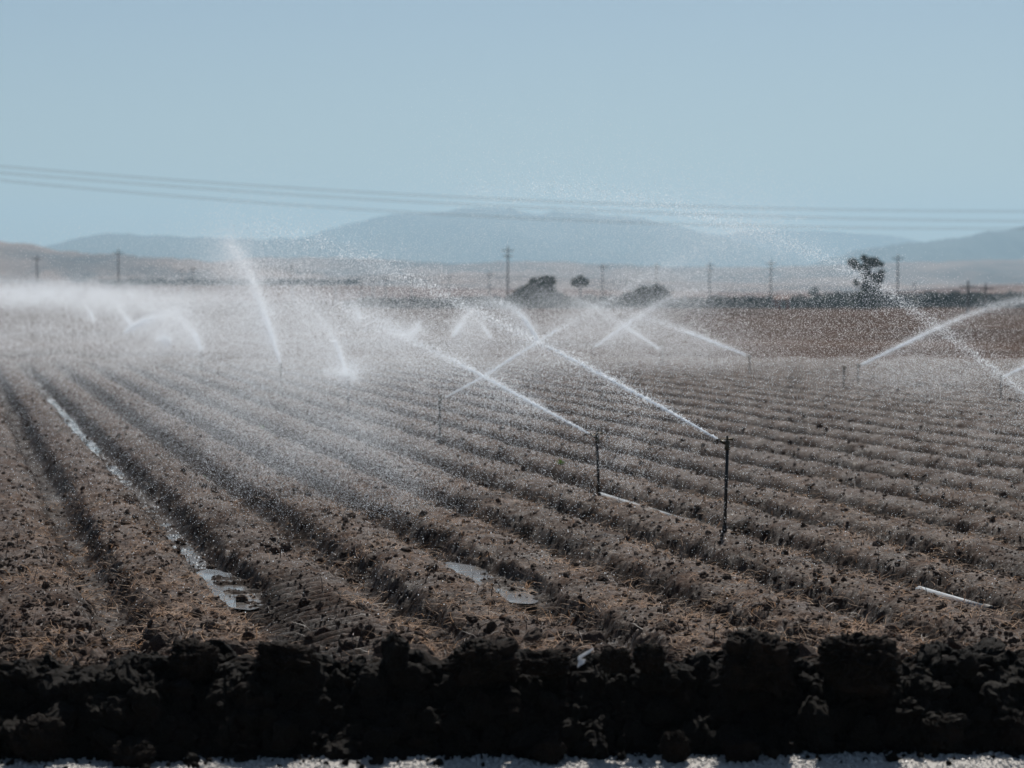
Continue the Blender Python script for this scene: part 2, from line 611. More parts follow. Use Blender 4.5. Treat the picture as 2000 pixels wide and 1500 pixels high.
# clods over the near field
n = 34000
yy = 14.3 * (60 / 14.3) ** (rng.random(n) ** 1.15)
xx = yy * rng.uniform(-0.33, 0.33, n)
zz = field_z(xx, yy)
sc_ = sizes(n, 0.009, 0.06, 2.6) * (1 + 0.8 * sst(17.5, 15, yy))[:, None]
ng1 = clod_nodes("clods_in_field", M_clod, 4, 3, 0.42)
clods = scatter("soil_clods", np.stack([xx, yy, zz + sc_[:, 2] * 0.25], -1), sc_, ng1)
tag(clods, "loose dark clods strewn over the ploughed ridges")
# clods on the bank
n = 8000
bi = rng.integers(12, BX.shape[0] - 45, n)
bj = rng.integers(0, BX.shape[1], n)
P = np.stack([BX[bi, bj], BY2[bi, bj], BZ2[bi, bj]], -1) + rng.normal(0, 0.01, (n, 3))
ng2 = clod_nodes("clods_on_bank", M_bclod, 4, 4, 0.40)
n2_ = 700
bi = rng.integers(70, BX.shape[0] - 25, n2_)
bj = rng.integers(0, BX.shape[1], n2_)
P2 = np.stack([BX[bi, bj], BY2[bi, bj], BZ2[bi, bj]], -1)
n3_ = 420
xr = rng.uniform(-4.5, 4.5, n3_)
yr = 12.61 + 0.035 * xr - rng.exponential(0.10, n3_)
P3 = np.stack([xr, yr, np.full(n3_, ROAD_Z + 0.012)], -1)
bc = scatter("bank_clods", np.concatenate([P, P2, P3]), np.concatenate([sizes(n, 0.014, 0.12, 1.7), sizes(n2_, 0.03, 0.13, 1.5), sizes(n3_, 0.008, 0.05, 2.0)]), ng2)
tag(bc, "dark lumps of earth heaped on the shaded bank")
# pebbles on the road
n = 16000
yy = 12.75 - 1.1 * rng.random(n) ** 1.2
xx = rng.uniform(-4.2, 4.2, n)
yy += 0.02 * xx
zz = ROAD_Z + 0.012 * fbm(xx * 1.5, yy * 1.5, 2, 81) + 0.004
ng3 = clod_nodes("pebbles_on_road", M_pebble, 3, 2, 0.30)
pb = scatter("pebbles", np.stack([xx, yy, zz], -1), sizes(n, 0.0045, 0.016, 2.5), ng3)
tag(pb, "pale wet gravel along the foot of the bank")


# white glint points for the wet furrow are added with the spray
# straw and stubble: bent V-section strips, one mesh
def strips(name, n, ylo, yhi, lmin, lmax, wd, mat, upright=0.0, bend=0.35, pw=1.3, only_top=False, extra=None, seed=1):
    r_ = np.random.default_rng(seed)
    yy = ylo * (yhi / ylo) ** (r_.random(n) ** pw)
    xx = yy * r_.uniform(-0.30, 0.30, n)
    if extra is not None:
        xx, yy = extra(xx, yy, r_)
        n = len(xx)
    zz = field_z(xx, yy)
    L_ = lmin * (lmax / lmin) ** r_.random(n)
    az = r_.uniform(0, 2 * math.pi, n)
    el = np.abs(r_.normal(0.10, 0.18 + upright, n))
    dr = np.stack([np.cos(az) * np.cos(el), np.sin(az) * np.cos(el), np.sin(el)], -1)
    side = np.stack([-np.sin(az), np.cos(az), 0 * az], -1)
    up = np.cross(dr, side)
    K = 4
    vs = np.zeros((n, K + 1, 3, 3), dtype=np.float32)
    bd = r_.normal(0, bend, n)
    bu = np.abs(r_.normal(0, bend * 0.6, n))
    wv = wd * r_.uniform(0.5, 1.4, n)
    for k in range(K + 1):
        s_ = k / K
        c = np.stack([xx, yy, zz + 0.012], -1) + dr * (L_ * s_)[:, None] + side * (bd * L_ * s_ * s_)[:, None]
        c[:, 2] += bu * L_ * (s_ - s_ * s_) * 1.3
        c += r_.normal(0, 0.03, (n, 3)) * L_[:, None]
        ww = (wv * (1 - 0.65 * s_))[:, None]
        vs[:, k, 0] = c - side * ww
        vs[:, k, 1] = c + up * ww * 0.7
        vs[:, k, 2] = c + side * ww
    bidx = (np.arange(n) * (K + 1) * 3)[:, None]
    q = []
    for k in range(K):
        for e in range(2):
            q.append(np.concatenate([bidx + k * 3 + e, bidx + k * 3 + e + 1, bidx + (k + 1) * 3 + e + 1, bidx + (k + 1) * 3 + e], 1))
    q = np.stack(q, 1).reshape(-1, 4)
    return mesh_np(name, vs.reshape(-1, 3), q, mat)


def clump_to(xx, yy, r_):
    keep = (perlin(xx * 0.9, yy * 0.7, 101) + 0.5 * perlin(xx * 3, yy * 3, 103) + r_.normal(0, 0.22, len(xx))) > 0.02
    a_, b_ = ab(xx, yy)
    q_ = (b_ - ROW_0) / ROW_S
    keep &= ~((np.abs(q_ - 0.2) < 0.36) & (r_.random(len(xx)) < 0.85))
    return xx[keep], yy[keep]


st = strips("straw_litter", 46000, 14.2, 30, 0.05, 0.24, 0.0029, M_straw, 0.05, 0.45, 1.8, extra=clump_to, seed=3)
tag(st, "orange brown straw and root litter on the ridges", kind="stuff")
st2 = strips("stalk_stubble", 2600, 14.4, 36, 0.05, 0.20, 0.0045, M_root, 0.75, 0.5, 1.2, seed=5)
tag(st2, "dark broken stalks sticking out of the soil", kind="stuff")


# big individual lumps on the bank
def lump_mesh(seed, dims, sub=5, rough=0.30, boxy=0.5):
    import bmesh
    bm = bmesh.new()
    bmesh.ops.create_icosphere(bm, subdivisions=sub, radius=1.0)
    co = np.array([v.co[:] for v in bm.verts])
    m = np.max(np.abs(co), axis=1, keepdims=True)
    co = co * ((1 - boxy) + boxy / m * 0.86)
    o = seed * 13.7
    nrm = co / np.linalg.norm(co, axis=1, keepdims=True)
    dsp = 0
    for s_, a_ in ((1.2, 0.9), (2.7, 0.55), (6, 0.5), (13, 0.36), (24, 0.22)):
        dsp = dsp + a_ * (np.abs(vnoise3(co[:, 0] * s_ + o, co[:, 1] * s_ + o, co[:, 2] * s_ + 50, seed) - 0.5) * 2 - 0.4)
    co = co + nrm * (dsp * rough * 2)[:, None]
    # undersides sink into the heap
    co *= np.array(dims)
    for v, c in zip(bm.verts, co):
        v.co = c
    me = bpy.data.meshes.new("earth_clod")
    bm.to_mesh(me)
    bm.free()
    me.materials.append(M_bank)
    me.polygons.foreach_set("use_smooth", np.ones(len(me.polygons), dtype=bool))
    return me


big = [  # left px, top px, right px, bottom px, depth, boxy, label
    (872, 1252, 1022, 1335, 12.86, 0.85, "flat topped black clod left of the white plastic scrap on the bank crest"),
    (1012, 1268, 1118, 1320, 12.84, 0.4, "low rounded clod between the flat topped clod and the white scrap"),
    (1170, 1264, 1238, 1315, 12.84, 0.5, "narrow clod just right of the white plastic scrap"),
    (1236, 1258, 1305, 1315, 12.88, 0.3, "pointed clod on the crest between white scrap and the tall block"),
    (1405, 1238, 1560, 1350, 12.84, 0.85, "tall square black clod on the crest with a spike at its left corner"),
    (1592, 1240, 1766, 1350, 12.82, 0.35, "broad domed black clod with a wet shining patch on top"),
    (325, 1252, 425, 1320, 12.95, 0.5, "rough clod on the crest below the tyre marked furrow, left of two"),
    (495, 1254, 625, 1320, 12.95, 0.5, "rough clod on the crest under the tyre marks, right of two"),
    (1036, 1444, 1106, 1492, 12.45, 0.1, "round clod on the gravel under the bank, nearest the frame centre"),
    (1286, 1424, 1352, 1494, 12.46, 0.3, "upright clod on the gravel, second from left at the bank foot"),
    (1408, 1440, 1484, 1494, 12.48, 0.7, "squared clod on the gravel, right of the upright one"),
    (1496, 1458, 1524, 1482, 12.46, 0.2, "small separate clod on the gravel, farthest right at the bank foot"),
    (208, 1444, 306, 1506, 12.38, 0.2, "dark clod at the left bank foot touching the gravel"),
    (20, 1400, 128, 1490, 12.45, 0.3, "large clod with a lit rim at the lower left corner"),
    (1944, 1392, 2040, 1480, 12.72, 0.3, "clod with a lit rim at the lower right corner"),
    (1785, 1395, 1885, 1480, 12.70, 0.3, "large round clod left of the one at the lower right corner"),
]
for k, (x0, y0, x1, y1, d, bxy, lab) in enumerate(big):
    c = pt((x0 + x1) / 2, (y0 + y1) / 2, d)
    wx = (x1 - x0) / F * d / 2
    wz = (y1 - y0) / F * d / 2
    me = lump_mesh(k + 3, (wx * 1.0, wx * 0.85, wz * 1.05), 6, 0.19, bxy * 0.6)
    o = bpy.data.objects.new("earth_clod", me)
    o.location = c
    o.rotation_euler = (random.uniform(-0.2, 0.3), random.uniform(-0.16, 0.16), random.uniform(-0.5, 0.5))
    COL.objects.link(o)
    tag(o, lab, "clod", "large clods on the earth bank")

# white plastic scrap caught in the bank
v0, v1, v2, v3 = pt(1127, 1304, 12.72), pt(1141, 1296, 12.70), pt(1143, 1288, 12.71), pt(1131, 1287, 12.74)
sc1 = [pt(1128, 1290, 12.74), pt(1129, 1282, 12.75), pt(1140, 1275, 12.76), pt(1156, 1267, 12.79), pt(1160, 1266, 12.80), pt(1152, 1275, 12.77), pt(1140, 1282, 12.75), pt(1132, 1288, 12.74)]
mb = MB()
for poly in ([v0, v1, v2, v3], sc1):
    nn = len(poly)
    back = [(p[0] + 0.002, p[1] + 0.004, p[2]) for p in poly]
    mb.add(list(poly) + back, [tuple(range(nn)), tuple(range(2 * nn - 1, nn - 1, -1))] +
           [(i, i + nn, (i + 1) % nn + nn, (i + 1) % nn) for i in range(nn)])
M_plastic = leafy("white_plastic", (0.75, 0.75, 0.76), (0.8, 0.8, 0.8), 0.5)
o = mb.build("plastic_scrap", M_plastic, None, False)
tag(o, "torn white plastic scrap caught between black clods on the bank", "plastic scrap")


# ---------------------------------------------------------------- water in the furrows
def water_strip(a0, a1, boff, wfun, z, name, label, seed):
    n_ = int((a1 - a0) / 0.06)
    aa = np.linspace(a0, a1, n_)
    cc = ROW_0 + boff - 0.06 * perlin(aa * 0.16, 0 * aa + ROW_0 * .3, 3)
    ww = np.array([wfun(t_) for t_ in aa]) * (0.6 + 0.8 * vnoise3(aa * 2.3, aa * 0, aa * 0, seed)) * np.sqrt(np.clip(np.minimum(aa - a0, a1 - aa) / 0.5, 0, 1))
    V = []
    for k in range(7):
        s_ = k / 6 * 2 - 1
        b_ = cc + ww * s_ * (1 + 0.45 * perlin(aa * 5, aa * 0 + k * 0.7, seed))
        x_, y_ = xy(aa, b_)
        V.append(np.stack([x_, y_, np.full_like(x_, z)], -1))
    V = np.stack(V, 1)
    ii_ = np.arange(n_ * 7).reshape(n_, 7)
    f_ = np.stack([ii_[:-1, :-1], ii_[:-1, 1:], ii_[1:, 1:], ii_[1:, :-1]], -1).reshape(-1, 4)
    o_ = mesh_np(name, V.reshape(-1, 3), f_, M_water)
    return tag(o_, label, kind="structure")


def furrow_level(a0, a1, n_, pct):
    aa = np.linspace(a0, a1, 200)
    x_, y_ = xy(aa, ROW_0 + n_ * ROW_S + 0 * aa)
    return float(np.percentile(field_z(x_, y_), pct))


lv = furrow_level(21.5, 40, 0, 36)
water_strip(20.5, 60, 0, lambda a_: 0.15, lv, "furrow_water", "narrow strip of standing water glinting along the furrow", 5)
lv2 = -0.170
BAS_LV = -0.204
water_strip(18.7, 21.6, 0, lambda a_: 0.24, BAS_LV, "puddle_water", "broad bright end of the water lying in the furrow beside the tyre marks", 6)
water_strip(18.2, 21.3, 2 * ROW_S + 0.02, lambda a_: 0.21, lv2, "puddle_water", "muddy puddle at the end of a furrow", 9)


# ---------------------------------------------------------------- irrigation pipe and sprinklers
def pipe_piece(p0, p1, label):
    p0, p1 = Vector(p0), Vector(p1)
    root = empty("irrigation_pipe", p0)
    L_ = p1 - p0
    MB().tube([(0, 0, 0), L_ * 0.5, L_], 0.046, 20).build("pipe_barrel", M_alu, root)
    u_ = L_.normalized()
    e_ = L_ * 0.97
    MB().tube([e_, e_ + u_ * 0.02, e_ + u_ * 0.12, e_ + u_ * 0.14], [0.046, 0.056, 0.056, 0.048], 20).build("pipe_coupler", M_riser, root)
    tag(root, label, "pipe", "aluminium irrigation pipes laid in a furrow")


def gz(px, py):
    """ground hit (z about -0.15) for a pixel"""
    z = -0.15
    for _ in range(2):
        v = (750 - py) / F
        dy, dz = CP + v * SP, -SP + v * CP
        d = (z - CAM_H) / dz * dy
    return d


for (xa, ya), (xb, yb), lab in (
        ((1795, 1154), (1925, 1192), "short bare length of silver pipe lying in the furrow at right"),
        ((1172, 968), (1345, 1022), "long thin silver pipe half buried at the foot of the second riser")):
    da, db = gz(xa, ya), gz(xb, yb)
    pipe_piece(pt(xa, ya, da), pt(xb, yb, db), lab)


def sprinkler(px, ytop, ybase, d, lean, label, face):
    top = Vector(pt(px, ytop, d))
    bot = Vector(pt(px, ybase, d))
    if lean:
        bot.x += lean / F * d
    bot.z -= 0.05
    root = empty("sprinkler", bot)
    L_ = top - bot
    n_ = 14 if d < 30 else 8
    MB().tube([(0, 0, 0), L_ * 0.5, L_ * 0.93], 0.019, n_).build("riser_pipe", M_riser, root)
    MB().tube([(0, 0, -0.02), (0, 0, 0.05), L_ * 0.10, L_ * 0.11], [0.030, 0.030, 0.027, 0.02], n_).build("base_fitting", M_riser, root)
    h = L_ * 0.93
    s = 1.25
    MB().tube([h, h + Vector((0, 0, 0.02 * s)), h + Vector((0, 0, 0.035 * s)), h + Vector((0, 0, 0.07 * s)), h + Vector((0, 0, 0.085 * s))],
              [0.024 * s, 0.028 * s, 0.020 * s, 0.024 * s, 0.014 * s], n_).build("sprinkler_body", M_brass, root)
    c = h + Vector((0, 0, 0.05 * s))
    fx = Vector((face[0], face[1], 0)).normalized()
    tip = c + fx * 0.075 * s + Vector((0, 0, 0.034 * s))
    MB().tube([c, c + fx * 0.045 * s + Vector((0, 0, 0.02 * s)), tip], [0.018 * s, 0.014 * s, 0.009 * s], n_).build("nozzle", M_brass, root)
    sd_ = Vector((-fx.y, fx.x, 0))
    a0 = c + Vector((0, 0, 0.045 * s))
    MB().tube([a0 - fx * 0.06 * s, a0, a0 + fx * 0.05 * s + sd_ * 0.008, a0 + fx * 0.095 * s - Vector((0, 0, 0.012))],
              [0.013 * s, 0.007, 0.006, 0.011 * s], 8).build("impact_arm", M_brass, root)
    MB().tube([c + Vector((0, 0, 0.02)), c + Vector((0, 0, 0.075 * s))], [0.010, 0.014], 8).build("spring_housing", M_brass, root)
    tag(root, label, "sprinkler", "sprinkler risers standing in the field")
    return tip + bot


SPR = {}
for key, px, yt, yb, d, lean, lab, fc_ in (
        ("A", 1421, 866, 1037, 23.2, -6, "tallest sprinkler riser in the foreground right, dark and leaning", (-0.9, 0.3)),
        ("B", 1166, 856, 968, 27.4, 4, "second nearest sprinkler riser, beside the half buried silver pipe", (-0.9, 0.35)),
        ("C", 859, 783, 866, 37.0, 0, "sprinkler riser throwing its jet to the right, left of the photo centre", (0.9, 0.3)),
        ("D", 680, 741, 812, 45.5, 0, "sprinkler riser topped by a bright burst of spray", (-0.3, 0.9)),
        ("E", 549, 715, 765, 56, 0, "sprinkler riser under the tallest steep white jet", (-0.25, 0.95)),
        ("G", 394, 689, 720, 74, 0, "small distant sprinkler riser at left below a curved jet", (-0.3, 0.9)),
        ("K", 335, 672, 697, 88, 0, "tiny riser with a low splash, farthest left in view", (-0.9, 0.3)),
        ("A0", 2350, 1106, 1290, 14.4, 0, "near sprinkler riser beyond the right edge of the view", (-0.9, 0.3)),
        ("R1", 1955, 740, 785, 53.5, 0, "sprinkler riser near the right edge behind mist", (0.9, 0.3)),
        ("R2", 1676, 717, 754, 62.5, 0, "far riser throwing a jet rightwards across the brown field", (0.9, 0.3)),
        ("R3", 1464, 698, 730, 71.5, 0, "far riser throwing a jet leftwards, right of the photo centre", (-0.9, 0.3)),
        ("R4", 1294, 686, 714, 80.5, 0, "far riser at the right foot of two crossing jets", (-0.9, 0.3)),
        ("R5", 1159, 680, 705, 89, 0, "far riser at the left foot of two crossing jets", (0.9, 0.3)),
        ("R6", 1648, 722, 756, 61, 0, "bare riser post just left of the far jet thrown rightwards", (0.9, 0.3))):
    SPR[key] = sprinkler(px, yt, yb, d, lean, lab, fc_)


# ---------------------------------------------------------------- spray: native point clouds
def points_nodes(mat):
    ng = bpy.data.node_groups.new("droplet_points", 'GeometryNodeTree')
    ng.interface.new_socket("Geometry", in_out='INPUT', socket_type='NodeSocketGeometry')
    ng.interface.new_socket("Geometry", in_out='OUTPUT', socket_type='NodeSocketGeometry')
    gi, go = ng.nodes.new("NodeGroupInput"), ng.nodes.new("NodeGroupOutput")
    m2p = ng.nodes.new("GeometryNodeMeshToPoints")
    na = ng.nodes.new("GeometryNodeInputNamedAttribute")
    na.data_type = 'FLOAT'
    na.inputs[0].default_value = "drop_radius"
    sm = ng.nodes.new("GeometryNodeSetMaterial")
    sm.inputs["Material"].default_value = mat
    ng.links.new(gi.outputs[0], m2p.inputs[0])
    ng.links.new(na.outputs["Attribute"], m2p.inputs["Radius"])
    ng.links.new(m2p.outputs[0], sm.inputs[0])
    ng.links.new(sm.outputs[0], go.inputs[0])
    return ng


NG_DROP = points_nodes(M_drop)
NPTS = 0


def flakes(name, P, R, parent):
    """droplets of the stream as small facets, one mesh"""
    global NFL
    n_ = len(P)
    NFL += n_
    a = rng.normal(0, 1, (n_, 3))
    a /= np.linalg.norm(a, axis=1, keepdims=True)
    b_ = np.cross(a, rng.normal(0, 1, (n_, 3)))
    b_ /= np.linalg.norm(b_, axis=1, keepdims=True)
    r_ = (R * 1.7)[:, None]
    V = np.stack([P + a * r_, P + (-0.5 * a + 0.866 * b_) * r_, P + (-0.5 * a - 0.866 * b_) * r_], 1)
    return mesh_np(name, V.reshape(-1, 3), np.arange(n_ * 3).reshape(n_, 3), M_drop, False, parent)


NFL = 0


def droplets(name, P, R, parent=None, zmin=-0.1):
    global NPTS
    P = np.asarray(P, dtype=np.float32)
    R = np.asarray(R, dtype=np.float32)
    keep = P[:, 2] > zmin
    P, R = P[keep], R[keep]
    NPTS += len(P)
    me = bpy.data.meshes.new(name)
    me.vertices.add(len(P))
    me.vertices.foreach_set("co", P.ravel())
    a = me.attributes.new("drop_radius", 'FLOAT', 'POINT')
    a.data.foreach_set("value", R)
    me.materials.append(M_drop)
    me.update()
    o = bpy.data.objects.new(name, me)
    if parent:
        o.parent = parent
    COL.objects.link(o)
    md = o.modifiers.new("droplets", 'NODES')
    md.node_group = NG_DROP
    return o


def path3(pl, d0, d1, nsub=400):
    pl = np.array(pl, dtype=float)
    s_ = np.concatenate([[0], np.cumsum(np.hypot(*np.diff(pl, axis=0).T))])
    t_ = np.linspace(0, s_[-1], nsub)
    # smooth interpolation of the traced arc
    x = np.interp(t_, s_, pl[:, 0])
    y = np.interp(t_, s_, pl[:, 1])
    ker = np.hanning(61)
    ker /= ker.sum()
    def sm(v):
        vp = np.concatenate([2 * v[0] - v[30:0:-1], v, 2 * v[-1] - v[-2:-32:-1]])
        return np.convolve(vp, ker, 'valid')
    x, y = sm(x), sm(y)
    P = pts(x, y, np.linspace(d0, d1, nsub))
    return P


def jet(path, d0, d1, label, n_core, n_fall, s0=0.004, s1=0.22, rc=0.005, rf=0.003, fall=0.9, fade=1.0, solid=0.35, pw=1.0, start=None):
    P = path3(path, d0, d1)
    if start is not None:
        P = P + (np.array(start) - P[0]) * (np.linspace(1, 0, len(P)) ** 2)[:, None]
    seg_ = np.concatenate([[0], np.cumsum(np.linalg.norm(np.diff(P, axis=0), axis=1))])
    L_ = seg_[-1]

    def at(s):
        return np.stack([np.interp(s, seg_, P[:, k]) for k in range(3)], -1)
    # solid stream out of the nozzle
    n_core = int(n_core * 0.5)
    n_fall = int(n_fall * 0.8)
    rf = rf * (0.85 if d0 < 30 else 0.62)
    ns = int(L_ * solid / (rc * 0.45))
    s = np.sort(rng.random(ns)) * L_ * solid
    fr = s / L_
    A = at(s) + rng.normal(0, 1, (ns, 3)) * (s0 + (s1 * 0.05) * (fr / 1.0) ** 1.2)[:, None]
    RA_ = np.full(ns, rc) * rng.uniform(0.6, 1.2, ns)
    # broken stream
    s = L_ * rng.random(n_core) ** pw
    fr = s / L_
    keep = rng.random(n_core) < (1 - fade * fr ** 1.5 * 0.8)
    s, fr = s[keep], fr[keep]
    sig = s0 + s1 * 0.33 * fr ** 1.15
    sig = sig * np.where(rng.random(len(s)) < 0.3, 2.5, 0.75)
    off = rng.normal(0, 1, (len(s), 3)) * sig[:, None]
    B = at(s) + off
    RB = rf * rng.uniform(0.7, 1.7, len(s))
    # rain falling out of the arc
    s = L_ * (0.12 + 0.95 * rng.random(n_fall) ** 0.8)
    s = np.minimum(s, L_ * (1 + 0 * s))
    fr = s / L_
    C = at(s)
    drop = rng.exponential(1.0, n_fall) * fall * (0.12 + fr)
    C[:, 2] -= drop
    C += rng.normal(0, 1, (n_fall, 3)) * (0.05 + 0.35 * fr + 0.22 * drop)[:, None]
    C[:, 0] -= 0.25 * drop
    RC = rf * rng.uniform(0.5, 1.3, n_fall)
    root = empty("water_jet", P[0])
    o = flakes("stream", np.concatenate([A, B]) - P[0], np.concatenate([RA_, RB]), root)
    o2 = droplets("falling_drops", C - P[0], RC, root, -P[0][2] - 0.1)
    o2["kind"] = "stuff"
    o = root
    tag(o, label, "water jet", "jets of water thrown by the sprinklers")
    return o


jet([(1418, 866), (1330, 815), (1200, 745), (1100, 692), (1050, 667), (950, 620), (897, 592), (810, 548), (705, 502), (600, 470), (480, 450)],
    23.2, 27.5, "long white jet from the tallest riser rising to the upper left", 42000, 45000, 0.003, 0.36, 0.0065, 0.0034, 0.9, start=SPR["A"])
jet([(1165, 857), (1060, 800), (943, 735), (845, 686), (780, 654), (715, 625), (650, 592), (560, 555), (450, 525)],
    27.4, 31.5, "white jet from the riser beside the silver pipe rising leftwards", 36000, 60000, 0.003, 0.36, 0.0075, 0.0038, 0.9, start=SPR["B"])
jet([(860, 783), (940, 738), (1050, 668), (1165, 600), (1290, 527), (1380, 480), (1450, 448), (1520, 428)],
    37, 37, "jet thrown to the upper right from the riser left of centre", 30000, 40000, 0.004, 0.42, 0.010, 0.0048, 0.8, start=SPR["C"])
jet([(2350, 1106), (2230, 960), (2100, 842), (2000, 762), (1900, 692), (1830, 634), (1760, 588), (1690, 541), (1600, 498), (1500, 462), (1400, 425), (1250, 390), (1080, 370), (900, 380)],
    14.4, 18.5, "nearest jet entering from the right edge, broken into glittering drops", 60000, 80000, 0.004, 0.26, 0.004, 0.0018, 0.6, fade=0.75, solid=0.12, pw=0.9, start=SPR["A0"])
jet([(680, 741), (668, 702), (655, 668), (640, 640), (615, 610), (580, 585), (550, 572)],
    45.5, 54, "curved white jet above the bright burst of spray", 14000, 22000, 0.02, 0.42, 0.014, 0.007, 0.8, start=SPR["D"])
jet([(548, 715), (530, 655), (512, 600), (492, 550), (470, 508), (452, 480), (440, 468)],
    56, 66, "tallest steep jet rising to a point against the blue hills", 42000, 30000, 0.01, 0.60, 0.014, 0.0085, 0.9, fade=0.4, start=SPR["E"])
jet([(393, 689), (383, 660), (368, 638), (345, 620), (318, 608)], 74, 82, "short curved jet at left leaning towards the mist", 16000, 16000, 0.03, 0.4, 0.022, 0.011, 0.8, start=SPR["G"])
jet([(243, 650), (262, 636), (290, 623), (325, 613), (380, 606)], 95, 95, "low broad arc of water in the mist at far left", 16000, 16000, 0.05, 0.5, 0.028, 0.013, 0.7)
jet([(262, 645), (245, 618), (228, 595), (214, 574)], 100, 108, "thin slanting streak of water in the white mist", 9000, 8000, 0.04, 0.4, 0.022, 0.012, 0.7)
jet([(340, 674), (332, 668), (318, 662), (305, 660)], 88, 88, "small low splash of water at the foot of the left mist", 9000, 6000, 0.08, 0.3, 0.025, 0.012, 0.4, start=SPR["K"])
jet([(184, 628), (178, 612), (168, 598), (155, 590)], 120, 124, "faint short streak of water at far left", 5000, 5000, 0.04, 0.4, 0.022, 0.012, 0.5)
jet([(1052, 667), (1036, 640), (1018, 615), (995, 598), (962, 588), (935, 594)], 60, 62, "arched jet bending over at the photo centre", 15000, 14000, 0.03, 0.35, 0.014, 0.008, 0.7)
jet([(884, 657), (896, 640), (910, 620), (926, 600)], 75, 79, "short jet rising rightwards, left of the arched one", 13000, 9000, 0.03, 0.35, 0.016, 0.009, 0.6)
jet([(960, 663), (945, 640), (930, 622), (915, 610)], 85, 89, "short jet falling rightwards beneath the arched one", 7000, 6000, 0.03, 0.35, 0.015, 0.008, 0.6)
jet([(817, 630), (814, 642), (806, 652), (790, 656), (768, 646), (745, 625), (720, 605)], 78, 80, "hooked splash of water left of centre", 14000, 12000, 0.08, 0.4, 0.016, 0.009, 0.5)
jet([(704, 628), (698, 610), (690, 592), (678, 582)], 85, 88, "small upright jet above the middle mist", 6000, 6000, 0.04, 0.35, 0.016, 0.009, 0.5)
jet([(1455, 697), (1380, 665), (1300, 634), (1240, 613), (1180, 600), (1120, 598)], 71.5, 74, "far jet thrown leftwards low over the brown field", 22000, 22000, 0.02, 0.45, 0.014, 0.0085, 0.8, start=SPR["R3"])
jet([(1160, 681), (1215, 640), (1290, 592), (1340, 573), (1385, 570)], 89, 91, "left one of two crossing far jets, rising rightwards", 18000, 18000, 0.03, 0.5, 0.018, 0.0105, 0.8, start=SPR["R5"])
jet([(1290, 686), (1230, 645), (1165, 602), (1110, 577), (1060, 572)], 80.5, 83, "right one of two crossing far jets, rising leftwards", 14000, 18000, 0.03, 0.5, 0.015, 0.009, 0.8, start=SPR["R4"])
jet([(1680, 717), (1740, 687), (1830, 642), (1900, 612), (1960, 594), (2040, 580)], 62.5, 64, "far jet rising to the right edge across the near glittering one", 34000, 15000, 0.015, 0.34, 0.013, 0.0070, 0.8, fade=0.35, start=SPR["R2"])
jet([(1960, 740), (1990, 724), (2040, 700), (2120, 665)], 53.5, 55, "start of a jet cut off by the right edge", 8000, 16000, 0.01, 0.3, 0.012, 0.006, 0.9, start=SPR["R1"])

# burst of spray round the head of riser D
mp, mr = [], []


def blob(px, py, sx, sy, d, tau, r, sd=None, seed=1, warp=0.9, wisp=2.2):
    """gaussian cloud of fine drops; tau = peak coverage seen from the road"""
    c = np.array(pt(px, py, d))
    r = r * (0.60 if d > 35 else 0.9)
    wx, wz = sx / F * d, sy / F * d
    n_ = int(tau * 2 * math.pi * wx * wz / (math.pi * r * r * 1.2) * 1.6)
    g = rng.normal(0, 1, (n_, 3))
    P = c + g * np.array([wx, sd if sd else max(wx * 0.5, 0.5), wz])
    v = vnoise3(P[:, 0] / (wz * 1.0), P[:, 1] / (wz * 3), P[:, 2] / (wz * 0.7), seed) * 0.65 + \
        vnoise3(P[:, 0] / (wz * 0.35), P[:, 1] / wz, P[:, 2] / (wz * 0.25), seed + 9) * 0.35
    keep = rng.random(n_) < np.clip(0.62 + (v - 0.5) * wisp, 0, 1)
    P = P[keep]
    mp.append(P)
    mr.append(r * rng.uniform(0.6, 1.4, len(P)))


blob(680, 735, 10, 8, 45.5, 2.6, 0.006, 0.2, 1)
blob(682, 722, 26, 14, 45.6, 0.95, 0.006, 0.4, 2)
blob(655, 728, 16, 6, 45.5, 0.9, 0.006, 0.3, 2)
blob(810, 646, 12, 8, 78, 0.8, 0.010, 0.5, 3)
# veils
blob(620, 870, 120, 90, 28, 0.32, 0.0021, 1.5, 4)
blob(760, 960, 70, 50, 26, 0.16, 0.0021, 1.0, 5)
blob(480, 760, 200, 60, 40, 0.26, 0.0038, 3, 6)
blob(300, 690, 330, 45, 62, 0.50, 0.0065, 6, 7)
blob(120, 640, 260, 40, 90, 0.65, 0.009, 8, 8)
blob(110, 577, 130, 15, 150, 2.3, 0.015, 6, 9, wisp=3.5)
blob(250, 596, 60, 12, 150, 0.9, 0.015, 6, 39, wisp=3.5)
blob(20, 574, 60, 14, 150, 1.0, 0.015, 6, 19)
blob(300, 585, 150, 16, 140, 0.8, 0.013, 6, 10)
blob(480, 615, 170, 36, 85, 0.45, 0.009, 6, 11)
blob(650, 650, 150, 45, 60, 0.40, 0.0065, 5, 12)
blob(830, 670, 130, 38, 60, 0.35, 0.0065, 5, 13)
blob(1040, 650, 140, 42, 62, 0.30, 0.0065, 5, 14)
blob(1330, 690, 110, 24, 76, 0.32, 0.008, 5, 15)
blob(1240, 650, 130, 32, 70, 0.28, 0.0075, 5, 16)
blob(1800, 735, 90, 30, 55, 0.26, 0.006, 3, 17)
blob(1920, 700, 90, 35, 55, 0.03, 0.006, 3, 18)
blob(1480, 670, 200, 40, 60, 0.05, 0.006, 5, 20)
blob(560, 800, 170, 70, 34, 0.22, 0.0022, 2, 31)
blob(1240, 880, 70, 40, 27.4, 0.10, 0.003, 1, 21)
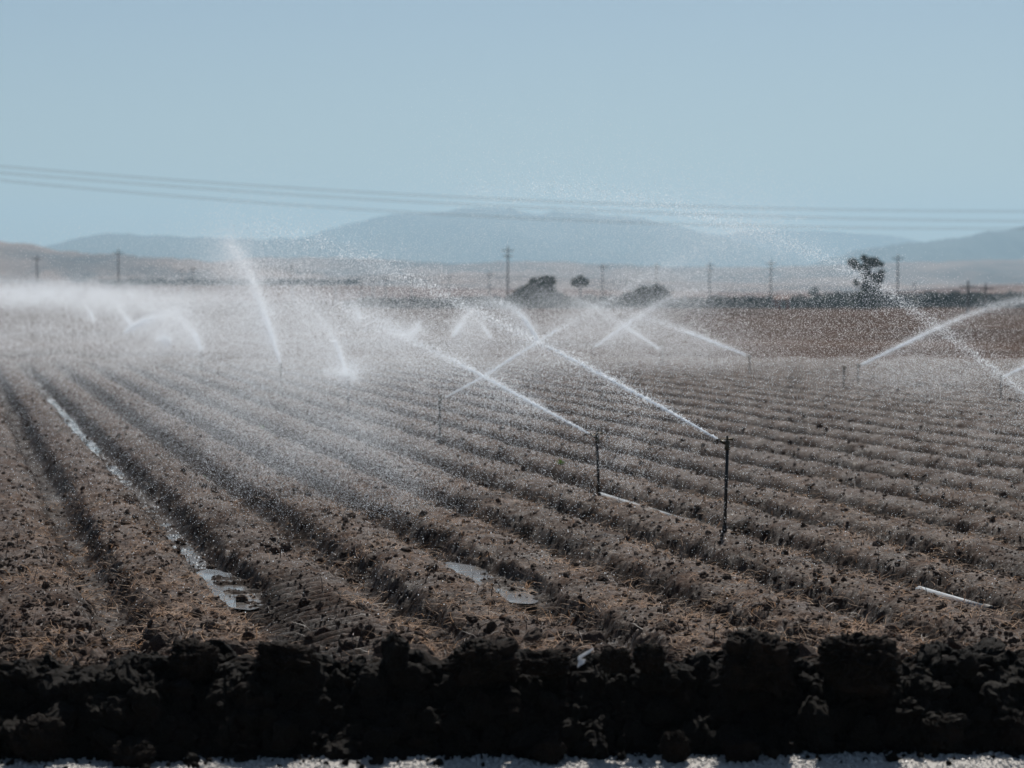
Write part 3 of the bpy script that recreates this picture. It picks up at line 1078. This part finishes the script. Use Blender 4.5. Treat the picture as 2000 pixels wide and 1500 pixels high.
# drops drifting against the sky
blob(1330, 440, 170, 50, 26, 0.07, 0.0015, 1.5, 22)
blob(1180, 400, 240, 40, 20, 0.014, 0.0013, 1.5, 23)
blob(700, 480, 260, 40, 27, 0.025, 0.0022, 1.5, 24)
blob(250, 480, 220, 30, 28, 0.03, 0.0024, 1.5, 25)
blob(1450, 640, 380, 60, 19, 0.028, 0.0022, 1.0, 26)
blob(1450, 850, 420, 130, 19, 0.018, 0.0020, 1.0, 27)
blob(500, 900, 380, 140, 19, 0.016, 0.0020, 1.0, 28)
blob(458, 500, 16, 22, 64, 0.25, 0.006, 0.8, 29)
n = 420  # white points set along the furrow to stand for glints on the water
aa_ = 18 * (70 / 18) ** rng.random(n)
bb_ = ROW_0 + rng.normal(0, 0.06, n) - 0.06 * perlin(aa_ * 0.16, 0 * aa_ + ROW_0 * .3, 3)
x_, y_ = xy(aa_, bb_)
sp_ = droplets("furrow_glint_points", np.stack([x_, y_, lv + 0.01 + rng.exponential(0.02, n)], -1), 0.0035 + 0.006 * rng.random(n) ** 3 * (aa_ / 25), None, -1)
tag(sp_, "white points added as glints along the furrow water", kind="stuff")
n = 4200  # white points scattered over the soil in place of wet highlights
yb = 17 * (75 / 17) ** rng.random(n)
xb = yb * rng.uniform(-0.28, 0.28, n)
wb = droplets("soil_glint_points", np.stack([xb, yb, field_z(xb, yb) + 0.012], -1), (0.0022 + 0.004 * rng.random(n) ** 4) * (yb / 22) ** 0.7, None, -1)
tag(wb, "white points added as wet glints on the soil", kind="stuff")
mist = droplets("spray_mist", np.concatenate(mp), np.concatenate(mr))
tag(mist, "fine white spray drifting over the field", kind="stuff")
print("points", NPTS, "flakes", NFL)


# ---------------------------------------------------------------- vegetation
def leaves(name, centers, n, size, mat, parent=None, shell=0.5, flat=1.0):
    """centers: list of (x,y,z,rx,ry,rz,weight)"""
    C = np.array(centers, dtype=float)
    wt = C[:, 6] * C[:, 3] * C[:, 5]
    k = rng.choice(len(C), n, p=wt / wt.sum())
    g = rng.normal(0, 1, (n, 3))
    g /= np.linalg.norm(g, axis=1, keepdims=True)
    rad = rng.random(n) ** shell
    rad *= 0.75 + 0.5 * vnoise3(g[:, 0] * 2.5 + k * 7, g[:, 1] * 2.5, g[:, 2] * 2.5, 3)
    P = C[k, :3] + g * rad[:, None] * C[k, 3:6]
    a = rng.normal(0, 1, (n, 3))
    a /= np.linalg.norm(a, axis=1, keepdims=True)
    b2 = np.cross(a, rng.normal(0, 1, (n, 3)))
    b2 /= np.linalg.norm(b2, axis=1, keepdims=True)
    sz = (size * rng.uniform(0.5, 1.4, n))[:, None]
    V = np.stack([P - a * sz, P + b2 * sz * 0.45, P + a * sz, P - b2 * sz * 0.45], 1)
    return mesh_np(name, V.reshape(-1, 3), np.arange(n * 4).reshape(n, 4), mat, False, parent)


def tree(name, px, d, clumps, trunk_r, label, n_leaf, leafsz, split=4.0, cat="tree", group=None):
    """clumps in photo px: (x, y, rx, ry)"""
    x0 = pt(px, 600, d)[0]
    root = empty(name, (x0, d, -0.05))
    C = []
    for (cx, cy, rx, ry) in clumps:
        p = pt(cx, cy, d)
        C.append((p[0] - x0, rng.uniform(-0.8, 0.8), p[2] + 0.05, rx / F * d, max(rx, ry) / F * d * 0.8, ry / F * d, 1))
    C = [(c_[0], c_[1], c_[2], c_[3] * (1.24), c_[4], c_[5] * 1.15, 1) for c_ in C]
    leaves("crown", C, int(n_leaf * 2.2), leafsz, M_leaf, root)
    mb_ = MB()
    mb_.tube([(0, 0, 0), (0.05, 0, split * 0.5), (0, 0.05, split)], [trunk_r, trunk_r * 0.8, trunk_r * 0.6], 9)
    for c_ in C:
        if c_[2] > split:
            m_ = ((c_[0]) * 0.35, c_[1] * 0.4, split + (c_[2] - split) * 0.55)
            mb_.tube([(0, 0, split * 0.9), m_, (c_[0], c_[1], c_[2])], [trunk_r * 0.5, trunk_r * 0.35, 0.04], 6)
    mb_.build("trunk", M_bark, root)
    tag(root, label, cat, group)


tree("gum_tree", 1693, 384,
     [(1666, 513, 9, 7), (1675, 520, 9, 6), (1688, 505, 5, 6), (1707, 512, 10, 8), (1719, 516, 7, 3), (1700, 508, 6, 5), (1690, 522, 6, 9),
      (1694, 540, 9, 9), (1712, 540, 12, 6), (1722, 531, 5, 3), (1708, 552, 12, 9), (1704, 566, 14, 9), (1690, 560, 9, 8), (1683, 580, 16, 9),
      (1700, 590, 18, 12), (1684, 597, 20, 9), (1672, 552, 4, 6)],
     0.4, "tall ragged gum tree with dark clumped crown at right", 5200, 0.34, 3.5)
tree("broad_tree", 1048, 392,
     [(1066, 548, 13, 8), (1050, 553, 14, 9), (1078, 549, 6, 9), (1040, 565, 18, 9), (1020, 573, 16, 8), (1062, 568, 20, 10), (1082, 580, 18, 10),
      (1008, 583, 14, 8), (1040, 588, 34, 12), (1075, 594, 30, 9), (1110, 590, 20, 8)],
     0.35, "wide dark tree spreading leftwards at the photo centre", 6000, 0.34, 2.5)
tree("round_tree", 1133, 455, [(1133, 549, 13, 7), (1126, 553, 9, 6), (1141, 552, 8, 6), (1134, 543, 6, 4)], 0.3,
     "small round crowned tree on a thin trunk right of the wide one", 1700, 0.3, 2.8)
tree("low_tree", 1262, 392, [(1240, 580, 20, 10), (1262, 573, 20, 12), (1285, 572, 16, 13), (1295, 582, 14, 10), (1255, 592, 40, 9), (1225, 590, 16, 7)],
     0.3, "low spreading tree behind the crossing jets", 4200, 0.32, 1.6)
tree("hedge_tree", 1592, 700, [(1592, 567, 6, 5), (1586, 571, 5, 4)], 0.3, "tiny far tree just left of the gum tree", 500, 0.4, 1.6)


def belt(name, x0, x1, yt, yb_, d, n, size, label, lump=22, dep=3.0):
    C = []
    x = x0
    while x < x1:
        wv = rng.uniform(0.6, 1.4) * lump
        top = yt + rng.uniform(-1.5, 3.5)
        p = pt(x, (top + yb_) / 2, d + rng.uniform(-dep, dep))
        C.append((p[0], p[1], p[2], wv / F * d, dep, (yb_ - top) / 2 / F * d, 1))
        x += wv * 0.9
    C = [c_[:5] + (c_[5] * 1.25, 1) for c_ in C]
    o_ = leaves(name, C, int(n * 1.3), size, M_shrub, None, 0.6)
    return tag(o_, label, kind="stuff")


belt("shrub_belt", 686, 930, 583, 601, 395, 7000, 0.34, "dark low shrubs lining the far edge of the field at centre left", 14)
belt("shrub_belt", 930, 1640, 581, 603, 400, 24000, 0.34, "dark green shrubs along the far edge of the field", 20)
belt("shrub_belt", 1600, 2120, 574, 602, 420, 20000, 0.36, "blue green shrub belt at the right end of the far field", 22, 5)
belt("tree_line", 210, 700, 546, 556, 1080, 9000, 0.7, "thin dark line of trees on the far rise at left", 12, 6)

# small weeds growing on the ridges
for (wx, wy, s_, lab) in ((396, 937, 0.13, "small green weed on a ridge right of the water furrow"),
                          (1096, 925, 0.11, "small green weed on a ridge left of the second riser"),
                          (512, 829, 0.14, "faint green weed on a ridge behind the mist")):
    d_ = gz(wx, wy)
    p = pt(wx, wy, d_)
    zz_ = float(field_z(np.array([p[0]]), np.array([p[1]]))[0])
    root = empty("weed", (p[0], p[1], zz_))
    vs, fs = [], []
    for k in range(34):
        az = rng.uniform(0, 6.28)
        el = rng.uniform(0.3, 1.3)
        l_ = s_ * rng.uniform(0.5, 1.1)
        dx, dy_, dz_ = math.cos(az) * math.cos(el), math.sin(az) * math.cos(el), math.sin(el)
        sx_, sy_ = -math.sin(az) * l_ * 0.13, math.cos(az) * l_ * 0.13
        b_i = len(vs)
        vs += [(0, 0, 0), (dx * l_ * .6 + sx_, dy_ * l_ * .6 + sy_, dz_ * l_ * .6), (dx * l_, dy_ * l_, dz_ * l_ * 0.9), (dx * l_ * .6 - sx_, dy_ * l_ * .6 - sy_, dz_ * l_ * .6)]
        fs.append((b_i, b_i + 1, b_i + 2, b_i + 3))
    mesh_np("leaves", vs, fs, M_weed, False, root)
    MB().tube([(0, 0, -0.02), (0, 0, s_ * 0.5)], [0.006, 0.003], 5).build("stem", M_weed, root)
    tag(root, lab, "weed", "small green weeds on the ridges")


# ---------------------------------------------------------------- utility poles and wires
def pole(px, ytop, d, arms, label, r=0.17, group="utility poles across the far plain"):
    top = pt(px, ytop, d)
    h = top[2]
    root = empty("utility_pole", (top[0], d, -0.1))
    h += 0.1
    MB().tube([(0, 0, 0), (0, 0, h * 0.5), (0, 0, h)], [r * 1.15, r, r * 0.75], 8).build("pole_shaft", M_wood, root)
    for k in range(arms):
        z = h - 0.9 - k * 1.1
        wv = 2.4 if k == 0 else 1.8
        MB().box((0, -r, z), (wv, 0.14, 0.16)).build("crossarm", M_wood, root, False)
        for sx_ in (-0.45, -0.2, 0.2, 0.45):
            xx_ = sx_ * wv
            MB().tube([(xx_, -r, z + 0.08), (xx_, -r, z + 0.14), (xx_, -r, z + 0.30)], [0.03, 0.07, 0.05], 6).build("insulator", M_ceramic, root)
    tag(root, label, "utility pole", group)
    return root


for (px, yt, d, arms, lab) in (
        (1754, 497, 455, 1, "darkest utility pole with a crossarm just right of the gum tree"),
        (1506, 508, 490, 2, "utility pole standing behind the shrub belt left of the gum tree"),
        (1386, 512, 520, 2, "utility pole between the low tree and the gum tree"),
        (1282, 514, 560, 1, "faint utility pole above the low spreading tree"),
        (1177, 515, 520, 1, "utility pole just right of the small round tree"),
        (992, 481, 420, 2, "tall utility pole left of the wide dark tree"),
        (956, 530, 610, 1, "shorter utility pole at the left end of the wide tree"),
        (877, 537, 700, 1, "short utility pole well left of the wide tree"),
        (803, 538, 720, 1, "short pole in the far row, nearest the wide tree"),
        (753, 541, 740, 1, "far row pole, second from the wide tree"),
        (729, 543, 740, 1, "far row pole, third from the wide tree"),
        (705, 542, 740, 1, "far row pole above the left end of the shrub belt"),
        (655, 541, 760, 1, "far row pole just left of the shrub belt's end"),
        (611, 546, 760, 1, "last pole of the far row towards the steep jet"),
        (571, 515, 620, 1, "pole standing immediately right of the steep jet"),
        (377, 520, 640, 1, "right one of a close pair of poles left of the steep jet"),
        (355, 523, 680, 1, "left one of a close pair of poles left of the steep jet"),
        (231, 487, 470, 1, "tall faint pole at the left end of the far tree line"),
        (72, 498, 500, 1, "leftmost utility pole, faint against the brown hill"),
        (1786, 550, 800, 1, "small faint pole right of the darkest one"),
        (1891, 548, 300, 1, "short near pole at right whose foot stands on the field edge"),
        (1925, 553, 340, 1, "short pole beside the one on the field edge, nearest the right side")):
    pole(px, yt, d, arms, lab, 0.17 if d < 600 else 0.2)

# near line: three wires crossing the sky between two poles outside the view
pl = pole(-420, 240, 96, 1, "near utility pole outside the left edge carrying the sky wires", 0.17, "near poles carrying the wires")
pr = pole(2700, 330, 128, 1, "near utility pole outside the right edge carrying the sky wires", 0.17, "near poles carrying the wires")
wires = ([(0, 323), (350, 350), (700, 373), (1000, 389), (1450, 403), (2000, 411)],
         [(0, 337), (350, 362), (700, 384), (1000, 401), (1450, 424), (2000, 428)],
         [(0, 352), (350, 378), (640, 404), (1000, 424), (1450, 439), (2000, 444)])
for k, wp in enumerate(wires):
    xs = np.array([p[0] for p in wp], float)
    ys = np.array([p[1] for p in wp], float)
    co = np.polyfit(xs, ys, 2)
    for off in (0, 4):
        P = []
        for x in np.linspace(-420, 2700, 60):
            y = np.polyval(co, x)
            d = 96 + (x + 420) / 3120 * 32
            P.append(pt(x, y + off, d))
        o = MB().tube(P, 0.007, 6).build("power_cable", M_wire)
        lab = ("top", "middle", "lowest")[k]
        tag(o, f"{'upper' if off == 0 else 'lower'} strand of the {lab} pair of cables crossing the sky", "cable", "cables crossing the sky")

# small rusty shed at the far edge
p = pt(1526, 597, 385)
sh = empty("shed", (p[0], p[1], 0))
MB().box((0, 0, 0.85), (2.6, 2.2, 1.8)).build("wall", M_barn, sh, False)
MB().add([(-1.5, -1.3, 1.76), (1.5, -1.3, 1.76), (1.5, 0, 2.35), (-1.5, 0, 2.35), (1.5, 1.3, 1.76), (-1.5, 1.3, 1.76)],
         [(0, 1, 2, 3), (3, 2, 4, 5), (0, 3, 5), (1, 4, 2), (0, 5, 4, 1)]).build("roof", M_barn, sh, False)
MB().box((0.3, -1.12, 0.7), (0.8, 0.04, 1.4)).build("door", M_wood, sh, False)
tag(sh, "small rusty red shed among the shrubs left of the gum tree", "shed")


# ---------------------------------------------------------------- hills and mountains
def ridge(name, prof, D0, depth_front, mat, rough=0.02, seed=1, ext=900, gully=1.0, npx=420, yground=None):
    xs = np.array([p[0] for p in prof], float)
    ys = np.array([p[1] for p in prof], float)
    x = np.linspace(xs[0] - 0, xs[-1] + 0, npx)
    y = np.interp(x, xs, ys)
    ker = np.hanning(9)
    ker /= ker.sum()
    y = np.convolve(np.pad(y, 4, mode='edge'), ker, 'valid')
    top = pts(x, y, D0)
    H_ = top[:, 2]
    rel = max(H_.max(), 1)
    H_ = H_ + rel * rough * fbm(x * 0.02, x * 0 + seed, 5, seed) + rel * rough * 0.6 * fbm(x * 0.09, x * 0 + seed, 3, seed + 2)
    s_ = np.linspace(0, 1.35, 46)
    V = []
    for t_ in s_:
        if t_ <= 1:
            f_ = t_ ** 1.25
            dd = D0 - depth_front * (1 - t_)
        else:
            f_ = 1 - (t_ - 1) * 1.8
            dd = D0 + depth_front * (t_ - 1)
        xw = top[:, 0]
        gl = fbm(xw / (depth_front * 0.16), np.full_like(xw, dd / (depth_front * 0.4)), 6, seed + 5, 0.55)
        z = H_ * f_ - gully * rel * 0.22 * np.abs(gl) * (f_ * (1.02 - f_) * 3.2) - 2 * (1 - f_)
        V.append(np.stack([xw, np.full_like(xw, dd), z], -1))
    V = np.stack(V)
    ii_ = np.arange(V.shape[0] * V.shape[1]).reshape(V.shape[:2])
    f_ = np.stack([ii_[:-1, :-1], ii_[:-1, 1:], ii_[1:, 1:], ii_[1:, :-1]], -1).reshape(-1, 4)
    return tag(mesh_np(name, V.reshape(-1, 3), f_, mat), kind="structure")


ridge("mountains", [(560, 530), (600, 460), (640, 442), (690, 429), (760, 417), (800, 413), (850, 411), (900, 405), (930, 402), (1000, 405), (1050, 413),
                    (1100, 409), (1150, 409), (1190, 417), (1260, 424), (1310, 436), (1380, 452), (1450, 472), (1560, 500), (1650, 530)],
      8200, 2600, M_mtn, 0.012, 3, gully=1.8)
ridge("mountains", [(1250, 500), (1350, 462), (1450, 447), (1550, 446), (1650, 449), (1720, 454), (1780, 464), (1850, 478), (1950, 495), (2100, 520)],
      9500, 2500, M_mtn, 0.012, 5, gully=1.8)
ridge("mountains", [(-300, 520), (0, 500), (100, 478), (150, 464), (190, 456), (250, 452), (310, 456), (400, 459), (440, 464), (520, 466), (600, 462), (700, 480), (820, 510)],
      6900, 2000, M_mtn, 0.015, 7, gully=1.8)
ridge("mountains", [(1400, 560), (1500, 540), (1640, 497), (1700, 480), (1760, 469), (1850, 463), (1900, 456), (1950, 447), (2000, 438), (2150, 420), (2500, 415)],
      5800, 1700, M_mtn, 0.012, 9, gully=1.8)
ridge("hills", [(-900, 470), (-300, 440), (-100, 452), (0, 465), (60, 475), (130, 489), (200, 494), (300, 498), (400, 507), (520, 517), (640, 530), (760, 545)],
      2600, 900, M_hill, 0.02, 11, gully=1.8)
ridge("hills", [(250, 530), (420, 510), (500, 500), (600, 500), (700, 503), (800, 508), (900, 513), (1000, 510), (1100, 508), (1200, 514), (1300, 521),
                (1500, 520), (1700, 514), (1800, 509), (1900, 508), (2000, 504), (2300, 495)],
      3600, 1500, M_hill, 0.02, 13, gully=1.8)
ridge("hills", [(300, 560), (600, 540), (800, 535), (1000, 536), (1200, 545), (1400, 552), (1700, 556), (2000, 552), (2300, 545)],
      2300, 700, M_hill, 0.02, 15, gully=1.8)
ridge("rise", [(-1200, 552), (0, 553), (400, 555), (700, 558), (900, 562), (1150, 566), (1300, 568), (1600, 572), (1750, 568), (1850, 562), (2000, 554), (2600, 545)],
      1150, 520, M_rise, 0.01, 17, gully=0.2)

# ---------------------------------------------------------------- air
hz = MB().box((0, 6400, 250), (13000, 13000, 504)).build("haze", None, None, False)
mh = bpy.data.materials.new("air")
mh.use_nodes = True
t = mh.node_tree
t.nodes.clear()
out = N(t, "ShaderNodeOutputMaterial")
pv = N(t, "ShaderNodeVolumePrincipled")
pv.inputs["Color"].default_value = (0.565, 0.82, 1.0, 1)
pv.inputs["Density"].default_value = HAZE_DENSITY
pv.inputs["Anisotropy"].default_value = 0.2
t.links.new(pv.outputs[0], out.inputs["Volume"])
hz.data.materials.append(mh)
tag(hz, kind="stuff")
